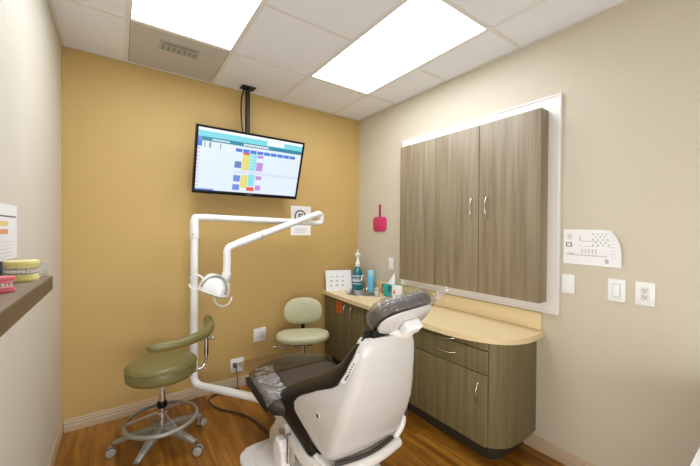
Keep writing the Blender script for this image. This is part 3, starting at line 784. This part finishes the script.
t = thing('assistant_stool', 'sage green assistant stool with rounded backrest against the back wall', 'stool', (1.355, 2.62, 0), math.radians(-27))
stool_base(t, .25, math.radians(20), None, .22, M_greymet, .41)
b = NB(); rings = []
for s, z in ((.5, .425), (.85, .427), (.95, .434), (1, .452), (1, .475), (.96, .495), (.86, .508), (.6, .515), (.2, .512)):
    rings.append([(x*s, y*s+.0, .428+(z-.425)*.85+.010*(abs(x)*s/.23)**2) for x, y in superell(.236, .150, 44, 2.4)])
loft(b, rings); obj('seat', b, M_sage, t)
b = NB(); box(b, -.08, .08, -.08, .1, .405, .4275, .004, 1); obj('seat_plate', b, M_black, t)
b = NB(); tube(b, fillet([(-.06, .0, .40), (-.13, -.03, .398), (-.22, -.05, .395)], .03), .006, 8); tube(b, [(-.215, -.049, .395), (-.255, -.055, .394)], [.009, .011], 10); tube(b, [(-.06, .03, .39), (-.19, .01, .36)], .005, 8); obj('adjust_lever', b, M_nickel, t)
b = NB(); tube(b, fillet([(0, .08, .41), (0, .195, .41), (0, .218, .63)], .06), .014, 12, sx=1.6); obj('back_post', b, M_black, t)
b = NB(); rings = []
for s, y in ((.4, .0), (.85, .002), (.97, .010), (1, .024), (.97, .040), (.86, .051), (.55, .056), (.15, .057)):
    rings.append([(x*s, 0.232-y - .05*(x*s/.18)**2, .648+z*s) for x, z in superell(.180, .128, 44, 2.5)])
loft(b, rings); obj('backrest', b, M_sage, t)

# ------------------------------------------------------------------ dental chair
t = DC = thing('dental_chair', 'white and charcoal dental chair with plastic-wrapped headrest, seen from behind', 'dental chair', (1.0, 1.65, 0))
CX, CY = 1.0, 1.65
def cl(p): return (p[0]-CX, p[1]-CY, p[2])
# base plate
b = NB(); prism(b, [(x+.930, y+1.60) for x, y in superell(.335, .460, 56, 8)], lambda u, v, a: cl((u, v, a)), .0005, .035, bev=.01, seg=3); bp_ = obj('base_plate', b, M_chairwhite, t)
b = NB(); prism(b, [(x+.935, y+1.60) for x, y in superell(.28, .40, 36, 6)], lambda u, v, a: cl((u, v, a)), .0355, .05, bev=.008, seg=2); obj('base_cover', b, M_chairwhite, t)
# pedestal
b = NB(); rings = []
for z, a_, c_ in ((.05, .135, .22), (.12, .13, .20), (.2, .125, .18), (.24, .125, .17)):
    rings.append([cl((1.0+x, 1.50+y, z)) for x, y in superell(a_, c_, 32, 5)])
loft(b, rings); obj('pedestal', b, M_chairwhite, t)
# lift arm covers at the left of the base
b = NB(); prism(b, [(1.74, .05), (2.02, .05), (2.01, .13), (1.94, .18), (1.90, .27), (1.88, .19), (1.75, .17)], lambda u, v, a: cl((a, u, v)), .80, .86, bev=.012, seg=3); obj('lift_arm_cover', b, pm('beige_cover', rgb(214, 200, 180), .4), t)
b = NB(); prism(b, [(1.66, .05), (1.78, .05), (1.80, .17), (1.77, .225), (1.71, .23), (1.67, .19)], lambda u, v, a: cl((a, u, v)), .735, .795, bev=.016, seg=3); obj('pivot_cover', b, M_chairwhite, t)
b = NB(); tube(b, [cl((.765, 1.64, .14)), cl((.765, 1.64, .30))], .012, 12); obj('piston', b, M_steel, t)
# under-seat frame with the side cradle
b = NB(); box(b, .80-CX, 1.20-CX, 1.30-CY, 2.05-CY, .24, .30, .015, 2); obj('seat_frame', b, M_chairwhite, t)

# back shell: rings across the width, lofted upward
SXC = 1.012
zs = [.335, .345, .365, .39, .42, .45, .48, .52, .56, .60, .63, .66, .69, .716, .75, .79, .83, .86, .89, .915, .935, .946, .950]
rear = [(.335, 1.275), (.36, 1.252), (.42, 1.22), (.52, 1.175), (.62, 1.14), (.72, 1.112), (.82, 1.092), (.90, 1.082), (.950, 1.088)]
fr_s = [(.335, 1.395), (.365, 1.43), (.39, 1.48), (.42, 1.58), (.45, 1.618), (.48, 1.615), (.52, 1.58), (.56, 1.52), (.61, 1.43), (.66, 1.33), (.70, 1.25), (.716, 1.228), (.80, 1.178), (.88, 1.135), (.950, 1.112)]
hwid = [(.335, .205), (.36, .219), (.44, .228), (.52, .228), (.60, .222), (.66, .212), (.72, .198), (.80, .186), (.86, .178), (.90, .170), (.93, .158), (.950, .135)]
nose = [(.292, 1.60), (.31, 1.70), (.34, 1.785), (.38, 1.835), (.43, 1.835), (.48, 1.795), (.54, 1.70), (.60, 1.59), (.66, 1.475), (.70, 1.405), (.74, 1.345), (.80, 1.27), (.88, 1.207), (.95, 1.145), (.985, 1.10)]
ctr = [(.285, 1.42), (.36, 1.42), (.45, 1.395), (.55, 1.355), (.65, 1.31), (.75, 1.275), (.85, 1.225), (.950, 1.17)]
def shell_ring(z, hw, yr, yf):
    r = min(.055, hw*.6); pts = []
    # go: left front -> left rear corner -> rear -> right rear corner -> right front -> across the hidden front
    pts.append((-hw-.000, yf)); 
    for k in range(4): pts.append((-hw, yf+(yr+r-yf)*(k+1)/4))
    for k in range(1, 6):
        a_ = math.radians(90*k/5); pts.append((-hw+r-r*math.cos(a_), yr+r-r*math.sin(a_)))
    for k in range(1, 6): pts.append((-hw+r+(2*hw-2*r)*k/6, yr-.012*math.sin(PI*k/6)))
    for k in range(0, 6):
        a_ = math.radians(90*k/5); pts.append((hw-r+r*math.sin(a_), yr+r-r*math.cos(a_)))
    for k in range(1, 5): pts.append((hw, yr+r+(yf-yr-r)*k/4))
    # inner hollow
    ti = .03; yi = min(yf-.004, yr+.05)
    pts += [(hw-ti, yf-.002), (hw-ti, yi), (0, yi-.004), (-hw+ti, yi), (-hw+ti, yf-.002)]
    return [cl((SXC+x, y, z)) for x, y in pts]
b = NB(); loft(b, [shell_ring(z, interp(hwid, z), interp(rear, z), interp(fr_s, z)) for z in zs])
shell = obj('back_shell', b, M_shell, t, sharp=50)
# logo strip on the left edge of the shell (dark dots and a line of tiny print)
b = NB()
def strip(z, t_):  # point on the left flank
    return Vector(cl((SXC-interp(hwid, z)-.0012, interp(fr_s, z)-.008-.030*t_, z)))
segs = [.74+.014*k for k in range(12)]
for z0, z1 in zip(segs, segs[1:]): quad(b, [strip(z0, 0), strip(z0, 1), strip(z1, 1), strip(z1, 0)])
st = obj('side_strip', b, M_white, shell, smooth=False)
b = NB()
for k in range(7):
    z = .758+.0135*k; p0, p1, p2, p3 = strip(z, .35), strip(z, .75), strip(z+(.011 if k < 2 else .006), .75), strip(z+(.011 if k < 2 else .006), .35)
    off = Vector((-.0012, 0, 0)); quad(b, [p0+off, p1+off, p2+off, p3+off])
obj('small_print', b, M_paperd, shell, smooth=False)
b = NB(); c0 = Vector(cl((SXC-.2275, 1.355, .528))); tube(b, [c0, c0+Vector((-.004, 0, 0))], [.010, .010], 16); obj('screw_hole', b, M_slot, shell)
b = NB(); tube(b, [c0+Vector((.001, 0, 0)), c0+Vector((-.0025, 0, 0))], [.016, .014], 18); obj('screw_collar', b, M_shell, shell)
# upholstered back cushion with side wings
zc = [.292, .302, .32, .345, .37, .40, .44, .48, .52, .56, .60, .63, .66, .69, .72, .76, .80, .84, .88, .92, .95, .97, .982]
def cushion_ring(z, k):
    zz = min(max(z, .356), .948); hw = interp(hwid, max(zz, .40)); yf = interp(fr_s, zz)+.001; th = max(.02, interp(nose, z)-yf)
    pinch = 1.0
    if k == 0: pinch = .3
    if k == 1: pinch = .75
    if z > .96: pinch = .8 if z < .975 else .45
    th *= pinch; hw2 = hw+.004
    yc_ = min(interp(ctr, zz), yf+th*.9)
    pts = [(-hw2+.002, yf)]
    r = min(th*.5, .05)
    for j in range(1, 8):
        a_ = math.radians(180*j/8)  # rounded outer nose of the wing
        pts.append((-hw2+.04*(1-math.cos(a_))*.5 - .040*math.exp(-((z-.375)/.10)**2)*math.sin(a_*.62), yf+th*math.sin(a_*.5)**.8))
    edge = pts[-1]
    for j in range(1, 8):
        s = j/8; x = edge[0]+(-2*edge[0])*s; m = math.sin(PI*s)**.55
        pts.append((x, edge[1]*(1-m)+yc_*m))
    L = [(-x, y) for x, y in reversed(pts[:8])]
    pts += L
    yi = min(yf, yc_)-.02
    pts += [(hw2-.034, yf), (hw2-.036, yi), (-hw2+.036, yi), (-hw2+.034, yf)]
    return [cl((SXC+x, y, z)) for x, y in pts]
b = NB(); loft(b, [cushion_ring(z, k) for k, z in enumerate(zc)]); obj('back_cushion', b, M_dark, t, sharp=60)
# lower side cradle: white rim under the wings on both sides
for s in (-1, 1):
    b = NB()
    pr = [(1.27, .300), (1.40, .285), (1.52, .278), (1.62, .282), (1.68, .305), (1.70, .318), (1.712, .312), (1.70, .272), (1.66, .236), (1.60, .222), (1.48, .218), (1.27, .245)]
    prism(b, pr, lambda u, v, a: cl((a, u, v)), SXC+s*.195, SXC+s*.245, bev=.012, seg=3)
    obj('side_cradle', b, M_chairwhite, t)
# rear lower rail under the shell
b = NB(); tube(b, [cl((SXC-.215+.43*k/12, 1.265-.03*math.sin(PI*k/12), .290)) for k in range(13)], .027, 14, sx=1); obj('rear_rail', b, M_chairwhite, t)
b = NB(); tube(b, [cl((SXC-.18+.36*k/12, 1.272-.03*math.sin(PI*k/12), .322)) for k in range(13)], .010, 10); obj('rail_gap_shade', b, M_shade, t)  # dark tube standing in for the shade between shell and rail
# right arm bracket seen past the shell's right edge
b = NB(); tube(b, fillet([cl((1.21, 1.28, .30)), cl((1.275, 1.27, .37)), cl((1.278, 1.29, .45)), cl((1.258, 1.205, .70)), cl((1.205, 1.19, .75))], .05), [.016]*2+[.018]*12+[.014]*2 if False else .017, 12); obj('arm_bracket', b, M_chairwhite, t)
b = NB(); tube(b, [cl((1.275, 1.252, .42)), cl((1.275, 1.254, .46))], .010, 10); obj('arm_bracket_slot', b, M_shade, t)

# seat and legrest cushion (one long pad)
top = [(1.46, .40), (1.60, .415), (1.75, .43), (1.90, .447), (2.05, .46), (2.18, .462), (2.26, .455), (2.30, .45), (2.40, .45)]
wid = [(1.46, .185), (1.66, .20), (1.75, .26), (1.81, .297), (2.0, .303), (2.10, .300), (2.18, .28), (2.26, .21), (2.29, .14)]
b = NB(); rings = []
for k in range(26):
    y = 1.46+.83*k/25; zt = interp(top, y); w_ = interp(wid, y); th = .06 if y < 2.2 else .06-.02*(y-2.2)/.09
    o = []
    for x, z in superell(w_, th/2, 36, 4.5):
        dome = .008*(1-(x/w_)**2) if z > 0 else 0
        o.append(cl((1.0+x, y, zt-th/2+z+dome-.006)))
    rings.append(o)
loft(b, rings); seat = obj('seat_cushion', b, M_brownv, t)
# dark padded side rolls along the seat edges
for s in (-1, 1):
    b = NB(); rings = []
    for k in range(20):
        y = 1.77+.40*k/19; e_ = .35+.65*min(1, min(k, 19-k)/2.0); zt = interp(top, y)
        rings.append([cl((1.0+s*.302+math.cos(2*PI*j/14)*.014*e_, y, zt-.042+.03*e_*math.sin(2*PI*j/14))) for j in range(14)])
    loft(b, rings); obj('seat_edge', b, M_dark, t)
b = NB(); rings = []
for k in range(18):
    y = 1.56+.62*k/17; zt = interp(top, y)+.015; w_ = .20 if y < 1.78 else .265
    rings.append([cl((1.0+x, y, zt-.112+z)) for x, z in superell(w_, .022, 20, 5)])
loft(b, rings); obj('seat_underside', b, M_dark, t)

# headrest
hc = Vector((1.05, 1.04, 1.03)); tl = math.radians(46)
U = Vector((0, -math.sin(tl), math.cos(tl))); N_ = Vector((0, math.cos(tl), math.sin(tl))); Xv = Vector((1, 0, 0)); rl_ = math.radians(-10); U, Xv = U*math.cos(rl_)+Xv*math.sin(rl_)*1.0, Xv*math.cos(rl_)-U*math.sin(rl_)
roll = math.radians(0)
def hp(x, u, n): return Vector(cl(hc)) + Xv*x + U*u + N_*n
b = NB(); rings = []
for s, n in ((.82, 0), (.97, .006), (1, .02), (.99, .035), (.93, .052), (.78, .062), (.4, .064)):
    rings.append([hp(x*s, u*s+.0, n+.018*(x*s/.14)**2) for x, u in superell(.150, .110, 40, 2.7)])
loft(b, rings); hr = obj('headrest', b, M_headv, t)
b = NB(); rings = []
for s, n in ((.9, -.002), (1, -.006), (.98, -.014), (.88, -.020), (.5, -.024)):
    rings.append([hp(x*s, u*s-.004, n+.010*(x*s/.14)**2) for x, u in superell(.140, .097, 40, 2.5)])
loft(b, rings); obj('headrest_panel', b, M_shell, hr)
b = NB(); tube(b, fillet([hp(0, .0, -.045), hp(0, -.06, -.055), cl((1.015, 1.105, .965)), cl((1.012, 1.13, .90))], .04), .026, 14, sx=.75); obj('headrest_bar', b, M_chairwhite, hr)
b = NB()
vs = box(b, -.042, .042, -.03, .035, -.07, -.022, .010, 3)
for v in b.verts: v.co = hp(v.co.x, v.co.y, v.co.z)
obj('headrest_bracket', b, M_white, hr)
# crinkled clear plastic bag over the headrest
b = NB(); rings = []
for i, (s, n) in enumerate(((1.05, -.012), (1.10, .004), (1.10, .024), (1.07, .045), (1.0, .064), (.82, .076), (.5, .080), (.1, .080))):
    r_ = []
    for j, (x, u) in enumerate(superell(.150, .110, 64, 2.6)):
        q = mnoise.noise(Vector((x*28, u*28, n*30+i)))
        k_ = s*(1+.055*q*(1 if i < 6 else .3)); r_.append(hp(x*k_, u*k_, n+.010*q+.018*(x*s/.14)**2))
    rings.append(r_)
loft(b, rings, cap=False); bag = obj('plastic_cover', b, M_film, hr)
b = NB(); rings = []   # gathered skirt of the bag hanging below the headrest on the left
for i in range(7):
    s = i/6; r_ = []
    for j in range(24):
        x = -.15+.27*j/23; q = mnoise.noise(Vector((x*60, s*5, 3.1))); q2 = mnoise.noise(Vector((x*35, s*8, 9.7)))
        r_.append(hp(x*(1+.08*s*q), -.095-.085*s*(1+.35*q2), .055-.045*s+.022*q))
    rings.append(r_)
loft(b, rings, cap=False, close=False); obj('plastic_skirt', b, M_film, hr)

# clear sheet laid along the near edge of the legrest, and the larger sleeve over the foot end
b = NB(); rings = []
for i in range(90):
    f_ = i/89; y = 1.765+.405*f_; zt = interp(top, y); r_ = []
    for j in range(40):
        s = j/39; x = .696+.165*s - .03*(1-f_)*s + (.03*(f_-.8)/.2 if f_ > .8 else 0)
        q = mnoise.noise(Vector((x*18+y*10, y*20-x*7, 2))); q2 = abs(mnoise.noise(Vector((x*26+y*20, y*22, 7))))
        dz = -.030*max(0, (.22-s)/.22)**1.5
        r_.append(cl((x+.003*q, y, zt+.010+dz+.009*q-.013*q2+.004*s)))
    rings.append(r_)
loft(b, rings, cap=False, close=False); obj('plastic_sheet', b, M_film2, t)
b = NB(); rings = []
far = [(.700, 2.375), (.76, 2.40), (.94, 2.406), (1.06, 2.388), (1.156, 2.336), (1.222, 2.242), (1.278, 2.13), (1.295, 2.09)]
for i in range(14):
    s = i/13; r_ = []
    for j in range(26):
        x = .700+.592*j/25; y0_ = 2.06; y = y0_+(interp(far, x)-y0_)*s; q = mnoise.noise(Vector((x*9, y*14, 5)))
        zt = max(interp(top, y), .445)
        r_.append(cl((x, y, zt+.010+.003*q-.006*s)))
    rings.append(r_)
loft(b, rings, cap=False, close=False); obj('foot_sleeve', b, M_film3, t)
b = NB(); rings = []   # loose end of the bag at the right of the headrest
for i in range(8):
    s = i/7; r_ = []
    for j in range(14):
        q = mnoise.noise(Vector((j*.9, s*6, 4.4)))
        r_.append(hp(.15+.075*s, .06+(.09+.02*s)*(j/13-.5), .03+.03*q*(.4+s)+.012*s))
    rings.append(r_)
loft(b, rings, cap=False, close=False); obj('plastic_tail', b, M_film, hr)

# ------------------------------------------------------------------ overhead light on its chair-mounted post
t = thing('dental_light', 'white overhead dental light on a jointed arm and tall post', 'dental light', (.48, 2.75, 0))
LXo, LYo = .48, 2.75
def ol(p): return (p[0]-LXo, p[1]-LYo, p[2])
b = NB(); tube(b, fillet([ol((.48, 2.75, 1.37)), ol((.48, 2.75, .215)), ol((.83, 2.25, .215)), ol((.905, 2.085, .20))], .075, 10), .028, 18); obj('post', b, M_white, t)
b = NB(); tube(b, [ol((.48, 2.75, 1.35)), ol((.48, 2.75, 1.355)), ol((.48, 2.75, 1.49)), ol((.48, 2.75, 1.495))], [.029, .033, .033, .029], 18); obj('post_sleeve', b, M_white, t)
b = NB(); tube(b, [ol((.462, 2.722, 1.38)), ol((.462, 2.714, 1.38))], .008, 10); obj('screw', b, M_paperg, t)
AZ = 1.508
b = NB(); tube(b, fillet([ol((.48, 2.75, 1.49)), ol((.48, 2.75, AZ+.003)), ol((.55, 2.75, AZ+.006)), ol((1.515, 2.72, AZ-.018))], .045), .0265, 16); obj('horizontal_arm', b, M_white, t)
b = NB()   # open box-shaped elbow joining the two arms
el = Vector(ol((1.512, 2.715, AZ-.018)))
tube(b, fillet([el, el+Vector((.075, -.003, 0)), el+Vector((.075, -.006, .088)), el+Vector((.02, -.03, .088))], .028), .026, 14); obj('elbow', b, M_white, t)
E2 = el+Vector((.03, -.025, .088))
K = Vector(ol((.622, 2.36, 1.293)))
d_ = (K-E2)
b = NB(); tube(b, [E2, E2+d_*.02, E2+d_*.60, E2+d_*.72, E2+d_*.92], [.024, .027, .027, .031, .029], 16); arm = obj('spring_arm', b, M_white, t)
b = NB(); tube(b, [E2+d_*.70, E2+d_*.708], [.033, .033], 18); obj('arm_band', b, M_paperg, arm)
kk = K+Vector((0, 0, .0))
b = NB(); tube(b, fillet([E2+d_*.90, K, K+Vector((0, 0, -.12)), K+Vector((-.002, 0, -.175))], .035), .0255, 16); obj('drop_arm', b, M_white, t)
b = NB(); kz = K+Vector((-.002, 0, -.168)); tube(b, [kz, kz+Vector((0, 0, -.012)), kz+Vector((-.006, .004, -.048)), kz+Vector((-.03, .02, -.075))], [.027, .031, .031, .022], 16); obj('knuckle', b, M_white, t)
# lamp head: a rounded hood facing down-right, with a ring yoke and two loop handles
hcx = K+Vector((-.062, .044, -.262))
f = Vector((-.30, .10, -.92)).normalized(); rt = Vector((.815, -.579, -.22)); rt = (rt-f*rt.dot(f)).normalized(); up = f.cross(rt)
def lp(a_, b2, c_): return hcx+rt*a_+up*b2+f*c_
b = NB(); rings = []
for s, c_ in ((.2, -.070), (.45, -.066), (.68, -.052), (.86, -.026), (.97, .012), (1.0, .045), (.99, .058)):
    rings.append([lp(x*s - .02*(1-s), y*s, c_) for x, y in superell(.104, .078, 36, 2.8)])
loft(b, rings); head = obj('lamp_head', b, M_white, t)
b = NB(); prism(b, superell(.097, .070, 36, 2.8), lambda u, v, a_: tuple(lp(u, v, a_)), .0585, .064); obj('lens', b, pm('lamp_lens', rgb(120, 116, 110), .15, .2), head)
b = NB(); tube(b, [lp(.02+.085*math.cos(q), -.045*abs(math.cos(q))**.5 if False else (.082 if up.y > 0 else .082)*-1*(1 if up.dot(F_CAM) > 0 else -1)*.9*(1-.35*math.sin(q)), .03-.098*math.sin(q)) for q in [PI*k/20 for k in range(0, 21)]], .007, 8); obj('yoke', b, pm('yoke_grey', rgb(150, 148, 142), .3, .3), head)
for cx_, cc_, rr_, a0_, a1_ in ((-.135, .028, .052, -170, 150), (.075, .066, .060, -20, 160)):
    b = NB(); pts = []
    for k in range(25):
        q = math.radians(a0_+(a1_-a0_)*k/24)
        pts.append(lp(cx_+rr_*math.cos(q), 0, cc_+rr_*math.sin(q)))
    tube(b, pts, .006, 8); obj('loop_handle', b, M_white, head)

# ------------------------------------------------------------------ white side counter whose corner shows bottom right
t = thing('side_counter', 'white counter corner at the lower right edge of the photo', 'counter', (1.30, .19, 0))
b = NB(); box(b, 0, XR-1.30-.018, -1.0, 0, .718, .75, .003, 2); obj('worktop', b, M_whitetop, t)
b = NB(); box(b, .03, XR-1.30-.018, -.98, -.02, .09, .7175, .003, 1); obj('carcass', b, M_trimwhite, t)
b = NB(); box(b, .08, XR-1.30-.03, -.97, -.06, .0005, .0895); obj('toe_kick', b, M_toe, t)

# ------------------------------------------------------------------ camera
f_px, yaw, pitch, rl = 325.58, .61845, -.007744, .008248
F = Vector((math.sin(yaw)*math.cos(pitch), math.cos(yaw)*math.cos(pitch), math.sin(pitch)))
R = Vector((math.cos(yaw), -math.sin(yaw), 0)); Uc = R.cross(F)
R2 = R*math.cos(rl)+Uc*math.sin(rl); U2 = -R*math.sin(rl)+Uc*math.cos(rl)
cd = bpy.data.cameras.new('camera'); cam = bpy.data.objects.new('camera', cd); C.objects.link(cam)
cam.matrix_world = Matrix(((R2.x, U2.x, -F.x, 0), (R2.y, U2.y, -F.y, 0), (R2.z, U2.z, -F.z, 1.4205), (0, 0, 0, 1)))
cd.sensor_width = 36; cd.sensor_fit = 'HORIZONTAL'; cd.lens = f_px*36/700; cd.clip_start = .02
SC.camera = cam

# ------------------------------------------------------------------ added fill lamps
def area(name, loc, rot, sx, sy, p, col=(1, .96, .9)):
    l = bpy.data.lights.new(name, 'AREA'); l.shape = 'RECTANGLE'; l.size = sx; l.size_y = sy; l.energy = p; l.color = col
    o = bpy.data.objects.new(name, l); C.objects.link(o); o.location = loc; o.rotation_euler = rot
    return o
area('rear_fill', (.6, YF+.1, 1.0), (math.radians(112), 0, 0), 1.6, 1.5, 21, (.95, 1, 1.08))  # unseen fill added behind the camera to lift ceiling and walls
lo = area('low_side_fill', (-.16, -.2, .85), (0, 0, 0), .7, 1.0, 15, (1, .99, .97))  # added fill out of view, brightens the lower right wall and cabinets
lo.rotation_euler = (Vector((2.2, 1.15, .6))-lo.location).to_track_quat('-Z', 'Z').to_euler()
w = bpy.data.worlds.new('world'); SC.world = w; w.use_nodes = True
w.node_tree.nodes['Background'].inputs['Color'].default_value = (.9, .88, .84, 1); w.node_tree.nodes['Background'].inputs['Strength'].default_value = .3
SC.view_settings.view_transform = 'Standard'; SC.view_settings.look = 'None'; SC.view_settings.exposure = .5
